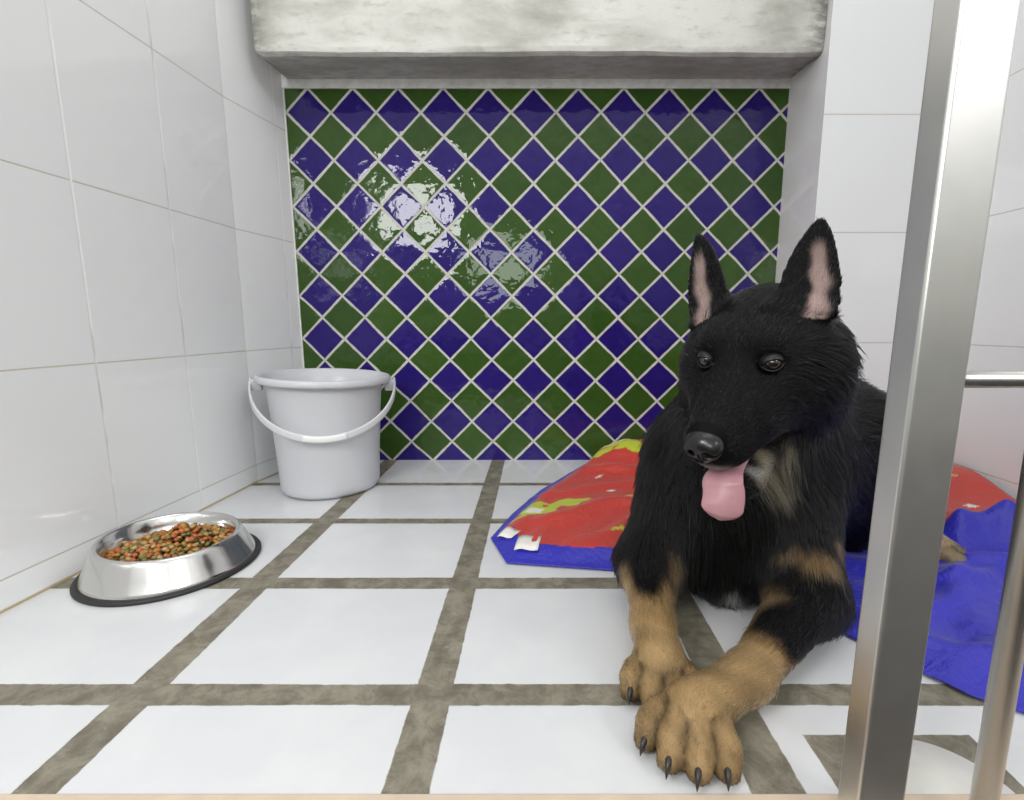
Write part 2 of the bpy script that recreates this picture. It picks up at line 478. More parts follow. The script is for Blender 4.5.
def kibble():
    m = NT('mixed_dog_food')
    at = m.n('ShaderNodeAttribute', attribute_name='food_color')
    co = m.coord()
    c = m.mix(m.ramp(m.noise(co, 260, 3), 0.35, 0.7, 0, 0.45), at.outputs['Color'], (0.10, 0.05, 0.015))
    mat = m.bsdf(c, 0.6, 0.0, m.bump(m.noise(co, 400, 3), 0.4, 0.001))
    pal = [(0.46, 0.22, 0.05), (0.55, 0.29, 0.06), (0.52, 0.14, 0.035), (0.46, 0.13, 0.05), (0.17, 0.17, 0.04), (0.55, 0.36, 0.16),
           (0.45, 0.30, 0.10), (0.30, 0.15, 0.03), (0.60, 0.17, 0.04), (0.22, 0.20, 0.06)]
    verts, faces, cols = [], [], []
    r0 = random.Random(5)
    bm = bmesh.new(); bmesh.ops.create_icosphere(bm, subdivisions=1, radius=1.0)
    bv = [v.co.copy() for v in bm.verts]; bf = [[v.index for v in f.verts] for f in bm.faces]; bm.free()
    def heap(x, y):
        r = math.hypot(x, y)
        return 0.030 + 0.010 * (1 - (r / 0.085) ** 2) + 0.024 * math.exp(-((x - 0.016) ** 2 + (y - 0.010) ** 2) / 0.0013)
    spots = []
    for layer, n in ((-0.012, 150), (-0.006, 190), (0.0, 260)):
        for i in range(n):
            a = i * 2.39996 + layer * 300; r = 0.0830 * math.sqrt((i + 0.5) / n)
            spots.append((r * math.cos(a), r * math.sin(a), layer))
    spots += [(0.014, 0.010, 0.005), (0.022, 0.006, 0.004), (0.008, 0.016, 0.004)]
    for (x, y, lz) in spots:
        x += r0.uniform(-.003, .003); y += r0.uniform(-.003, .003)
        s = r0.uniform(0.0036, 0.0058)
        sc = Vector((s * r0.uniform(.9, 1.3), s * r0.uniform(.9, 1.3), s * r0.uniform(.6, .9)))
        rot = Matrix.Rotation(r0.uniform(0, 6.28), 3, 'Z') @ Matrix.Rotation(r0.uniform(-.7, .7), 3, 'X')
        o = Vector((x, y, -0.045 * x + heap(x, y) + lz + r0.uniform(-.001, .0025)))
        b = len(verts); c = r0.choice(pal)
        for q in bv:
            p = Vector((q.x * sc.x, q.y * sc.y, q.z * sc.z)) * (1 + r0.uniform(-.22, .22))
            verts.append(rot @ p + o); cols.append((*c, 1))
        faces += [[b + k for k in ff] for ff in bf]
    o = mesh_obj('dog_food', verts, faces, mat)
    ca = o.data.color_attributes.new('food_color', 'FLOAT_COLOR', 'POINT')
    ca.data.foreach_set('color', np.array(cols, np.float32).ravel())
    o.location = (-0.611, 0.768, 0.0)
    tag(o, 'heap of mixed brown, orange and green dog food filling the steel bowl', 'dog food', kind='stuff')
kibble()

# ------------------------------------------------------------------ blanket
FRONT = [(-0.085, 0.862), (-0.050, 0.766), (0.121, 0.742), (0.28, 0.70), (0.372, 0.63), (0.400, 0.578), (0.430, 0.525), (0.470, 0.470), (0.535, 0.425), (0.66, 0.40), (1.000, 0.44)]
BACK = [(0.165, 1.392), (0.40, 1.396), (0.64, 1.392), (0.66, 1.30), (0.69, 1.222), (1.005, 1.222)]
LEFT = [(-0.085, 0.862), (-0.050, 0.98), (0.012, 1.13), (0.100, 1.28), (0.165, 1.392)]
RIGHT = [(1.000, 0.44), (1.008, 0.8), (1.005, 1.222)]
def resample(poly, n):
    P = np.array(poly, float)
    d = np.r_[0, np.cumsum(np.linalg.norm(np.diff(P, axis=0), axis=1))]
    t = np.linspace(0, d[-1], n)
    return np.stack([np.interp(t, d, P[:, 0]), np.interp(t, d, P[:, 1])], 1)
def dist_poly(Q, poly):
    best = np.full(len(Q), 9.0)
    P = np.array(poly, float)
    for a, b in zip(P[:-1], P[1:]):
        ab = b - a
        t = np.clip(((Q - a) @ ab) / (ab @ ab), 0, 1)
        best = np.minimum(best, np.linalg.norm(Q - (a + t[:, None] * ab), axis=1))
    return best
def sst(x, a, b):
    t = np.clip((x - a) / (b - a), 0, 1)
    return t * t * (3 - 2 * t)
def blanket():
    nu, nv = 300, 220
    f, b, l, r = resample(FRONT, nu), resample(BACK, nu), resample(LEFT, nv), resample(RIGHT, nv)
    U = np.linspace(0, 1, nu)[:, None, None]; V = np.linspace(0, 1, nv)[None, :, None]
    P = (1 - V) * f[:, None] + V * b[:, None] + (1 - U) * l[None] + U * r[None] \
        - ((1 - U) * (1 - V) * f[0] + U * (1 - V) * f[-1] + (1 - U) * V * b[0] + U * V * b[-1])
    Q = P.reshape(-1, 2)
    X, Y = Q[:, 0], Q[:, 1]
    dF, dL, dB, dR = dist_poly(Q, FRONT), dist_poly(Q, LEFT), dist_poly(Q, BACK), dist_poly(Q, RIGHT)
    de = np.minimum(dF, dL)
    z = 0.003 + 0.017 * sst(de, 0, 0.05) + 0.006 * sst(de, 0.05, 0.2)
    # padded hump against the back wall and a long diagonal fold on the red side
    z += 0.055 * np.exp(-((X - 0.27) / 0.13) ** 2 - ((Y - 1.33) / 0.085) ** 2) * sst(dL, 0, 0.05)
    z += 0.020 * np.exp(-((X - 0.55) / 0.2) ** 2 - ((Y - 1.30) / 0.12) ** 2)
    def ridge(x0, y0, x1, y1, w, h, taper=0.08):
        d = np.array([x1 - x0, y1 - y0]); L = np.linalg.norm(d); d = d / L
        s = (X - x0) * d[0] + (Y - y0) * d[1]; n = -(X - x0) * d[1] + (Y - y0) * d[0]
        n = n + 0.012 * np.sin(s * 30 + x0 * 10)
        return h * np.exp(-(n / w) ** 2) * sst(s, -taper, taper) * sst(L - s, -taper, taper)
    z += ridge(0.00, 0.90, 0.30, 1.02, 0.022, 0.013)
    z += ridge(0.03, 1.06, 0.28, 1.10, 0.018, 0.010)
    z += ridge(0.14, 1.24, 0.34, 1.14, 0.020, 0.012)
    z += ridge(0.10, 0.83, 0.30, 0.95, 0.016, 0.008)
    # gathered blue fold beside the hind paw, and red padding rising to the right wall
    z += ridge(0.745, 0.845, 0.840, 0.790, 0.032, 0.050, 0.03)
    z += ridge(0.830, 0.815, 0.800, 0.700, 0.020, 0.028, 0.03)
    z += ridge(0.85, 0.790, 1.03, 0.800, 0.036, 0.036, 0.05)
    z += 0.040 * sst(X, 0.82, 1.0) * sst(Y, 0.90, 1.1)
    # soft wrinkles on the blue side
    bl = sst(X, 0.38, 0.48) * sst(1.0 - Y, 0.1, 0.25)
    for (x0, y0, x1, y1, w, h) in ((0.50, 0.50, 0.80, 0.62, 0.016, 0.012), (0.48, 0.58, 0.75, 0.74, 0.018, 0.012), (0.60, 0.50, 0.95, 0.56, 0.015, 0.010),
                                   (0.55, 0.66, 0.86, 0.70, 0.014, 0.012), (0.66, 0.74, 0.84, 0.64, 0.012, 0.010), (0.47, 0.53, 0.62, 0.47, 0.013, 0.008), (0.70, 0.46, 0.98, 0.66, 0.015, 0.012)):
        z += ridge(x0, y0, x1, y1, w, h)
    z += bl * 0.0035 * np.sin(34 * X + 22 * Y + 3 * np.sin(17 * Y)) * sst(de, 0, 0.05)
    z += 0.0025 * np.sin(41 * X - 29 * Y + 2 * np.sin(23 * X)) * sst(de, 0.0, 0.06)
    ang = np.arctan2(Y - 0.74, X - 0.72); rad_ = np.hypot(X - 0.72, Y - 0.74)
    g = np.sin(ang * 8 + 2.8 * np.sin(rad_ * 34 + ang * 2.0)) * np.exp(-((rad_ - 0.13) / 0.07) ** 2)
    z += 0.0065 * g * sst(X, 0.66, 0.76)
    z = np.maximum(z, 0.002)
    z += 0.0
    # colour
    red = np.array([0.56, 0.046, 0.030]); blue = np.array([0.024, 0.022, 0.44])
    col = np.tile(red, (len(Q), 1))
    wob = 0.006 * np.sin(X * 60) * np.cos(Y * 47)
    hem = (dF < 0.042 + wob * .5) & (X < 0.5) & ~((dL < 0.03) & (dF > 0.022))
    blue_m = hem | ((dL < 0.013 + 0.012 * sst(Y, 0.88, 1.0) * sst(1.25 - Y, 0, 0.1)) & (Y > 0.875))
    edge = 0.76 + (X - 0.42) * 0.235 + 0.010 * np.sin(X * 40)
    blue_m |= (X > 0.36) & (Y < edge)
    col[blue_m] = blue
    lime, white, yel = np.array([0.50, 0.58, 0.03]), np.array([0.80, 0.78, 0.68]), np.array([0.72, 0.42, 0.10])
    def blob(cx, cy, rx, ry, ang, c, wav=0.25, ph=0.0):
        ca, sa = math.cos(ang), math.sin(ang)
        a = ((X - cx) * ca + (Y - cy) * sa) / rx; b_ = (-(X - cx) * sa + (Y - cy) * ca) / ry
        rr = np.hypot(a, b_); th = np.arctan2(b_, a)
        k = (rr < 1 + wav * np.sin(3 * th + ph) * np.cos(2 * th)) & ~blue_m
        col[k] = c
    # leafy lime shapes with white hearts
    blob(0.005, 0.965, 0.050, 0.034, 0.1, lime, 0.3); blob(0.055, 0.985, 0.050, 0.022, 0.25, lime, 0.4, 1)
    blob(-0.005, 0.955, 0.022, 0.013, 0.3, white, 0.3); blob(0.02, 0.985, 0.008, 0.006, 0.3, red)
    blob(-0.035, 0.925, 0.022, 0.010, 0.5, lime, 0.3, 2)
    blob(0.205, 1.345, 0.065, 0.022, 0.0, lime, 0.4, 2); blob(0.255, 1.30, 0.050, 0.022, -0.2, lime, 0.5, 1)
    blob(0.185, 1.30, 0.036, 0.014, 0.3, lime, 0.4); blob(0.225, 1.335, 0.030, 0.009, 0.0, white, 0.3); blob(0.27, 1.345, 0.020, 0.012, 0.4, white, 0.4)
    r1 = random.Random(3)
    for (cx, cy) in ((0.155, 1.17), (0.125, 1.09), (0.17, 1.06), (0.21, 1.02), (0.145, 0.845), (0.16, 0.85), (0.30, 1.10), (0.27, 0.98), (0.30, 1.22),
                     (0.23, 0.90), (0.28, 1.20), (0.36, 1.3), (0.45, 1.28), (0.900, 0.960), (0.95, 1.07), (0.86, 1.10), (0.93, 1.15)):
        c = r1.choice((white, white, yel, yel, lime))
        blob(cx, cy, r1.uniform(0.009, 0.014), r1.uniform(0.004, 0.007), r1.uniform(-0.6, 0.9), c, 0.6, r1.uniform(0, 6))
    verts = np.column_stack([X, Y, z])
    idx = np.arange(nu * nv).reshape(nu, nv)
    a, b2, c2, d2 = idx[:-1, :-1].ravel(), idx[1:, :-1].ravel(), idx[1:, 1:].ravel(), idx[:-1, 1:].ravel()
    m = NT('printed_nylon_blanket')
    at = m.n('ShaderNodeAttribute', attribute_name='print_color')
    co = m.coord()
    h = m.math('ADD', m.noise(co, 28, 4, 0.6, 0.5), m.math('MULTIPLY', m.noise(co, 160, 2), 0.15))
    mat = m.bsdf(at.outputs['Color'], 0.42, 0.0, m.bump(h, 0.5, 0.012), Sheen_Weight=0.15)
    o = mesh_obj('dog_blanket', verts.tolist(), np.stack([a, b2, c2, d2], 1).tolist(), mat)
    ca = o.data.color_attributes.new('print_color', 'FLOAT_COLOR', 'POINT')
    ca.data.foreach_set('color', np.column_stack([col, np.ones(len(col))]).astype(np.float32).ravel())
    md = o.modifiers.new('thickness', 'SOLIDIFY'); md.thickness = 0.0018; md.offset = 1.0
    tag(o, 'red and blue padded blanket with lime print spread under the black dog', 'blanket')
    # two sewn-in care labels at the near corner
    def flap(cx, cy, ang, lx, ly, z0):
        bm = bmesh.new(); n = 6; g = []
        for i in range(n + 1):
            row = []
            for j in range(4):
                s = (i / n - .5) * lx; t = (j / 3 - .5) * ly
                x = cx + s * math.cos(ang) - t * math.sin(ang); y = cy + s * math.sin(ang) + t * math.cos(ang)
                zk = z[(X - x) ** 2 + (Y - y) ** 2 < 0.015 ** 2].max()
                row.append(bm.verts.new((x, y, zk + z0 + 0.0015 * math.sin(i * 1.1))))
            g.append(row)
        for i in range(n):
            for j in range(3):
                bm.faces.new((g[i][j], g[i + 1][j], g[i + 1][j + 1], g[i][j + 1]))
        t = bm_obj('care_label', bm, simple('white_satin', (0.82, 0.80, 0.74), 0.5), o, True)
        md = t.modifiers.new('thickness', 'SOLIDIFY'); md.thickness = 0.0006
        t['label'] = 'white care label'
        return t
    flap(-0.050, 0.852, -0.60, 0.034, 0.030, 0.0022)
    flap(-0.014, 0.806, -0.16, 0.042, 0.046, 0.0022)
    return o
blanket()

# ------------------------------------------------------------------ signed-distance sculpting
class Field:
    def __init__(self, lo, hi, h):
        self.lo = np.array(lo, np.float32); self.h = h
        self.n = np.ceil((np.array(hi) - np.array(lo)) / h).astype(int) + 1
        self.V = np.full(self.n, 1.0, np.float32)
    def _box(self, blo, bhi):
        i0 = np.clip(np.floor((np.array(blo) - self.lo) / self.h).astype(int), 0, self.n - 1)
        i1 = np.clip(np.ceil((np.array(bhi) - self.lo) / self.h).astype(int) + 1, 1, self.n)
        sl = tuple(slice(a, b) for a, b in zip(i0, i1))
        ax = [self.lo[k] + self.h * np.arange(i0[k], i1[k]) for k in range(3)]
        G = np.stack(np.meshgrid(*ax, indexing='ij'), -1).reshape(-1, 3)
        return sl, G, tuple(i1 - i0)
    def add(self, sh, pad=0.05):
        blo, bhi = sh.bounds()
        sl, G, shp = self._box(blo - pad, bhi + pad)
        d = sh.sdf(G).reshape(shp).astype(np.float32)
        v = self.V[sl]; k = sh.k
        if sh.sub:
            d = -d
            hh = np.maximum(k - np.abs(v - d), 0) / k
            self.V[sl] = np.maximum(v, d) + hh * hh * k * 0.25
        else:
            hh = np.maximum(k - np.abs(v - d), 0) / k
            self.V[sl] = np.minimum(v, d) - hh * hh * k * 0.25
    def mesh(self):
        V = self.V; ins = (V < 0)
        c = np.zeros(tuple(self.n - 1), np.int8)
        corners = [(i, j, k) for i in (0, 1) for j in (0, 1) for k in (0, 1)]
        sh = lambda A, o: A[o[0]:A.shape[0] - 1 + o[0], o[1]:A.shape[1] - 1 + o[1], o[2]:A.shape[2] - 1 + o[2]]
        for o in corners: c += sh(ins, o)
        act = np.argwhere((c > 0) & (c < 8))
        vid = np.full(c.shape, -1, np.int64); vid[tuple(act.T)] = np.arange(len(act))
        S = np.zeros((len(act), 3)); N = np.zeros(len(act))
        for a in corners:
            for ax in range(3):
                if a[ax] == 0:
                    b = list(a); b[ax] = 1
                    va = V[tuple((act + a).T)]; vb = V[tuple((act + b).T)]
                    m = (va < 0) != (vb < 0)
                    t = va[m] / (va[m] - vb[m])
                    p = np.tile(np.array(a, float), (m.sum(), 1)); p[:, ax] += t
                    S[m] += p; N[m] += 1
        P = self.lo + self.h * (act + S / N[:, None])
        Q = []
        for ax in range(3):
            u, w = (ax + 1) % 3, (ax + 2) % 3
            s0 = [slice(None)] * 3; s1 = [slice(None)] * 3
            s0[ax] = slice(0, -1); s1[ax] = slice(1, None)
            A, B = ins[tuple(s0)], ins[tuple(s1)]
            e = np.argwhere(A != B)
            e = e[(e[:, u] > 0) & (e[:, w] > 0) & (e[:, u] < self.n[u] - 1) & (e[:, w] < self.n[w] - 1)]
            flip = A[tuple(e.T)]
            def cell(du, dw):
                q = e.copy(); q[:, u] -= du; q[:, w] -= dw
                return vid[tuple(q.T)]
            f = np.stack([cell(1, 1), cell(0, 1), cell(0, 0), cell(1, 0)], 1)
            f[~flip] = f[~flip][:, ::-1]
            Q.append(f)
        return P, np.concatenate(Q)

class Cone:                                       # rounded cone between two points
    def __init__(self, a, b, ra, rb, k=0.03, sub=False, **at):
        self.a, self.b, self.ra, self.rb, self.k, self.sub, self.at = np.array(a, float), np.array(b, float), ra, rb, k, sub, at
    def bounds(self):
        r = max(self.ra, self.rb)
        return np.minimum(self.a, self.b) - r, np.maximum(self.a, self.b) + r
    def sdf(self, P):
        ab = self.b - self.a
        t = np.clip(((P - self.a) @ ab) / max(ab @ ab, 1e-9), 0, 1)
        return np.linalg.norm(P - self.a - t[:, None] * ab, axis=1) - (self.ra + (self.rb - self.ra) * t)
class Ell:
    def __init__(self, c, r, M=None, k=0.03, sub=False, **at):
        self.c, self.r, self.k, self.sub, self.at = np.array(c, float), np.array(r, float), k, sub, at
        self.M = np.eye(3) if M is None else np.array(M, float)        # rows are the axes
    def bounds(self):
        e = np.sqrt(((self.M * self.r[:, None]) ** 2).sum(0))
        return self.c - e, self.c + e
    def sdf(self, P):
        q = (P - self.c) @ self.M.T
        k0 = np.linalg.norm(q / self.r, axis=1); k1 = np.linalg.norm(q / self.r ** 2, axis=1)
        return k0 * (k0 - 1) / np.maximum(k1, 1e-9)
class Ear:
    def __init__(self, base, tip, n, wmax, th, k=0.012, **at):
        self.base, self.k, self.sub, self.at = np.array(base, float), k, False, at
        a = np.array(tip, float) - self.base; self.L = np.linalg.norm(a); self.a = a / self.L
        n = np.array(n, float); n = n - self.a * (n @ self.a); self.n = n / np.linalg.norm(n)
        self.w = np.cross(self.a, self.n); self.wmax, self.th = wmax, th
        self.tip = np.array(tip, float)
    def bounds(self):
        r = self.wmax * 1.2
        return np.minimum(self.base, self.tip) - r, np.maximum(self.base, self.tip) + r
    def local(self, P):
        q = P - self.base
        x, y, z = q @ self.w, q @ self.a, q @ self.n
        t = np.clip(y / self.L, 0, 1)
        W = self.wmax * (np.clip(1 - t, 0, 1) ** 0.74) * (0.80 + 0.55 * t) + 0.002
        zz = z - 0.55 * x * x / self.wmax - 0.010 * t * t + 0.006
        return x, y, zz, t, W
    def sdf(self, P):
        x, y, z, t, W = self.local(P)
        th = self.th * (1 - 0.35 * t)
        g = np.sqrt((x / W) ** 2 + (z / th) ** 2)
        d = (g - 1) * np.minimum(th, W) * 0.9
        d = np.where(g > 1, np.minimum(np.hypot(np.maximum(np.abs(x) - W, 0), np.maximum(np.abs(z) - th, 0)) + 0.001, np.maximum(d, 0.0)), d)
        over = np.maximum(y - self.L, 0) + np.maximum(-y - 0.01, 0)
        return np.where(over > 0, np.maximum(d, 0) + over, d)

def to_obj(name, P, Q, mat, parent):
    me = bpy.data.meshes.new(name)
    me.vertices.add(len(P)); me.vertices.foreach_set('co', P.astype(np.float32).ravel())
    me.loops.add(Q.size); me.loops.foreach_set('vertex_index', Q.astype(np.int32).ravel())
    me.polygons.add(len(Q)); me.polygons.foreach_set('loop_start', np.arange(0, Q.size, 4, dtype=np.int32))
    me.polygons.foreach_set('use_smooth', np.ones(len(Q), bool))
    me.update(calc_edges=True); me.validate()
    me.materials.append(mat)
    return link(bpy.data.objects.new(name, me), parent)

# ------------------------------------------------------------------ the dog
dog = empty('dog', (0.45, 0.80, 0.0))
tag(dog, 'large black and tan shepherd dog lying on the blanket with its tongue out', 'dog')
DOGO = np.array([0.45, 0.80, 0.0])

pit = math.radians(25)
hd = np.array([-0.6626, -0.7490, 0.0])
HR = np.array([0.7490, -0.6626, 0.0])
HF = hd * math.cos(pit) + np.array([0, 0, -1.0]) * math.sin(pit)
HU = hd * math.sin(pit) + np.array([0, 0, 1.0]) * math.cos(pit)
HM = np.stack([HR, HF, HU])
HE = np.array([0.2445, 0.589, 0.3534])
def hw(l, f, u):
    return HE + l * HR + f * HF + u * HU

BLK = (0.0035, 0.0033, 0.0036)
TAN = (0.37, 0.245, 0.118)
SAND = (0.32, 0.255, 0.165)
DOWN = (0, 0, -1)
S = []
def C(a, b, ra, rb, k=0.03, L=0.03, fl=None, c=BLK, lift=0.35):
    fl = np.array(b, float) - np.array(a, float) if fl is None else np.array(fl, float)
    S.append(Cone(a, b, ra, rb, k, L=L, fl=fl / (np.linalg.norm(fl) + 1e-9), cl=c, lift=lift))
def E_(c, r, M=None, k=0.03, L=0.03, fl=DOWN, col=BLK, lift=0.35):
    fl = np.array(fl, float)
    S.append(Ell(c, r, M, k, L=L, fl=fl / np.linalg.norm(fl), cl=col, lift=lift))

# trunk
tr = np.array([0.84, 0.54, 0.0])
C((0.325, 0.755, 0.175), (0.53, 0.88, 0.165), 0.130, 0.130, 0.05, 0.045, tr + np.array([0, 0, -.35]))
C((0.53, 0.88, 0.165), (0.675, 0.965, 0.150), 0.130, 0.108, 0.05, 0.042, tr + np.array([0, 0, -.3]))
E_((0.286, 0.702, 0.150), (0.098, 0.095, 0.138), None, 0.05, 0.036, (0.0, -0.35, -1), BLK, 0.30)
E_((0.285, 0.665, 0.075), (0.075, 0.060, 0.065), None, 0.04, 0.026, (0.0, -0.2, -1), BLK, 0.30)
# neck and mane
C(hw(0, -0.105, -0.035), (0.350, 0.765, 0.235), 0.082, 0.102, 0.06, 0.040, (0.10, 0.10, -1.0), BLK, 0.38)
C(hw(0, -0.055, -0.090), (0.285, 0.695, 0.190), 0.058, 0.090, 0.05, 0.044, (0.0, -0.1, -1.0), BLK, 0.38)
# shoulders and fore legs.  dog's right (left in the picture)
C((0.254, 0.735, 0.200), (0.166, 0.645, 0.075), 0.060, 0.046, 0.045, 0.030, (-0.1, -0.45, -1))
C((0.160, 0.640, 0.066), (0.141, 0.540, 0.044), 0.040, 0.0225, 0.026, 0.012, (-0.1, -1, -0.25))
C((0.141, 0.540, 0.044), (0.137, 0.482, 0.034), 0.0225, 0.0255, 0.018, 0.009, None, TAN, 0.30)
# dog's left (right in the picture)
C((0.382, 0.742, 0.205), (0.346, 0.575, 0.060), 0.076, 0.043, 0.045, 0.019, (-0.15, -0.5, -1))
C((0.345, 0.572, 0.056), (0.222, 0.456, 0.038), 0.038, 0.0210, 0.028, 0.012, None)
C((0.222, 0.456, 0.038), (0.158, 0.420, 0.033), 0.0210, 0.0270, 0.020, 0.009, None, TAN, 0.30)
CLAWS = []
def paw(c, d, offs, lens, r0, z0=0.027, big=1.0):
    d = np.array([d[0], d[1], 0.0]); d /= np.linalg.norm(d); s = np.array([-d[1], d[0], 0.0])
    c = np.array([c[0], c[1], 0.0])
    E_(c - d * 0.006 + np.array([0, 0, z0 * 1.02]), (0.030 * big, 0.030 * big, 0.0235 * big), np.stack([s, d, [0, 0, 1]]), 0.012, 0.007, d, TAN, 0.28)
    for o, l in zip(offs, lens):
        fan = o * 0.22
        b = c + s * o + np.array([0, 0, z0])
        kn = c + s * (o + fan * 0.5) + d * l * 0.62 + np.array([0, 0, z0 * 0.92])
        tp = c + s * (o + fan) + d * l + np.array([0, 0, 0.0135])
        C(b, kn, r0 * 0.92, r0, 0.0045, 0.0042, d + np.array([0, 0, -.2]), SAND, 0.25)
        C(kn, tp, r0, r0 * 0.86, 0.0045, 0.0042, d + np.array([0, 0, -.6]), SAND, 0.25)
        S[-1].at['toe'] = S[-2].at['toe'] = len(CLAWS)
        CLAWS.append((tp + d * r0 * 0.55 + np.array([0, 0, 0.004]), d + s * (fan / max(l, .01)) * .6, 0.0135 * big))
paw((0.146, 0.409), (-0.40, -0.92), (-0.0300, -0.0105, 0.0100, 0.0290), (0.020, 0.034, 0.035, 0.024), 0.0140, 0.028, 1.02)
paw((0.136, 0.482), (-0.12, -1.0), (-0.0275, -0.0100, 0.0100, 0.0275), (0.020, 0.032, 0.032, 0.020), 0.0125, 0.026, 0.95)
# haunch, hind leg, tail
C((0.640, 0.915, 0.140), (0.560, 0.810, 0.090), 0.098, 0.064, 0.05, 0.032, (0.3, -0.3, -1))
C((0.560, 0.800, 0.080), (0.590, 0.800, 0.052), 0.050, 0.034, 0.03, 0.022, None)
C((0.585, 0.800, 0.050), (0.645, 0.752, 0.042), 0.032, 0.026, 0.02, 0.010, None, TAN)
paw((0.668, 0.742), (0.86, -0.50), (-0.024, -0.0085, 0.0085, 0.024), (0.016, 0.025, 0.025, 0.016), 0.0115, 0.036, 0.86)
C((0.745, 1.010, 0.110), (0.720, 1.140, 0.055), 0.045, 0.042, 0.04, 0.055, None)
C((0.720, 1.140, 0.055), (0.560, 1.190, 0.050), 0.042, 0.022, 0.03, 0.055, None)
# head
nb = -HF
E_(hw(0, -0.070, -0.003), (0.068, 0.074, 0.051), HM, 0.03, 0.011, nb + np.array([0, 0, -.1]), BLK, 0.13)
E_(hw(0.026, -0.026, 0.020), (0.024, 0.028, 0.020), HM, 0.018, 0.007, nb + HU * .3, BLK, 0.22)
E_(hw(-0.026, -0.026, 0.020), (0.024, 0.028, 0.020), HM, 0.018, 0.007, nb + HU * .3, BLK, 0.22)
for sg in (1, -1):
    E_(hw(sg * 0.047, -0.052, -0.040), (0.038, 0.058, 0.046), HM, 0.035, 0.026, nb * .8 + HR * sg * .35 - HU * .75, BLK, 0.38)
    E_(hw(sg * 0.060, -0.085, -0.055), (0.034, 0.050, 0.052), HM, 0.04, 0.036, nb * .45 + HR * sg * .45 - HU * 1.0, BLK, 0.45)
    E_(hw(sg * 0.0215, 0.046, -0.064), (0.0200, 0.060, 0.0255), HM, 0.014, 0.004, nb - HU * .5, BLK, 0.22)
    E_(hw(sg * 0.035, -0.004, -0.054), (0.024, 0.050, 0.038), HM, 0.025, 0.009, nb - HU * .4, BLK, 0.25)
C(hw(0, -0.016, -0.026), hw(0, 0.096, -0.0400), 0.0410, 0.0265, 0.022, 0.0065, nb + HU * .1, BLK, 0.24)
E_(hw(0, 0.092, -0.056), (0.0260, 0.020, 0.0345), HM, 0.012, 0.003, nb, BLK, 0.2)
C(hw(0, -0.045, -0.116), hw(0, 0.050, -0.1290), 0.036, 0.0230, 0.007, 0.014, nb - HU * .6, BLK, 0.25)
E_(hw(0.004, 0.050, -0.1290), (0.0370, 0.052, 0.0200), HM, 0.012, 0.013, nb * .6 - HU * .8, BLK, 0.30)
EARS = []
for sg in (1, -1):
    base = hw(sg * 0.056, -0.080, 0.034); tip = hw(sg * (0.056 if sg > 0 else 0.098), -0.163, 0.116)
    n = HF * 0.85 + HR * sg * 0.22 + HU * 0.25
    e = Ear(base, tip, n, 0.0415, 0.0085, 0.016, L=0.0060, fl=(tip - base) / np.linalg.norm(tip - base), cl=BLK, lift=0.2)
    S.append(e); EARS.append(e)

fld = Field((0.03, 0.31, -0.012), (0.90, 1.27, 0.58), 0.0042)
for s in S: fld.add(s)
fld.add(Ell(hw(0, 0.045, -0.0985), (0.060, 0.080, 0.0065), HM, 0.004, True))
EYES = [hw(sg * 0.0375, -0.0055, 0.0015) for sg in (1, -1)]
for e in EYES:
    fld.add(Ell(e + HF * 0.008, (0.0145, 0.0140, 0.0120), HM, 0.006, True))
DP, DQ = fld.mesh()

# -------- normals of the sculpted skin
def vnormals(P, Q):
    n = np.cross(P[Q[:, 2]] - P[Q[:, 0]], P[Q[:, 3]] - P[Q[:, 1]])
    N = np.zeros_like(P)
    for k in range(4): np.add.at(N, Q[:, k], n)
    return N / (np.linalg.norm(N, axis=1, keepdims=True) + 1e-12)
DN = vnormals(DP, DQ)

def snoise(P, f, seed):
    r = np.random.default_rng(seed); o = np.zeros(len(P))
    for i in range(5):
        k = r.normal(size=3); k /= np.linalg.norm(k)
        o += np.sin(P @ k * f * r.uniform(.7, 1.5) + r.uniform(0, 6.28) + 1.3 * np.sin(P @ np.roll(k, 1) * f * .8))
    return o / 3.0

# -------- blend the attributes of the shapes nearest to every skin vertex
DD = np.stack([s.sdf(DP) for s in S], 1)
W = np.exp(-np.clip(DD - DD.min(1, keepdims=True), 0, 1) / 0.009)
W /= W.sum(1, keepdims=True)
A_L = W @ np.array([s.at['L'] for s in S])
A_F = W @ np.array([s.at['fl'] for s in S])
A_C = W @ np.array([s.at['cl'] for s in S])
A_lift = W @ np.array([s.at['lift'] for s in S])
A_den = np.ones(len(DP))

def paint(c, r, col, amt=1.0, soft=0.5, nz=0.35, nf=60, seed=1):
    """tint an ellipsoid-shaped region, ragged by noise"""
    r = np.array(r if hasattr(r, '__len__') else (r,) * 3, float)
    d = np.linalg.norm((DP - np.array(c)) / r, axis=1) + nz * snoise(DP, nf, seed) * 0.5
    w = amt * (1 - sst(d, 1 - soft, 1 + soft * .3))
    A_C[:] = A_C * (1 - w[:, None]) + np.array(col) * w[:, None]
#PAINT
H_l, H_f, H_u = (DP - HE) @ HR, (DP - HE) @ HF, (DP - HE) @ HU
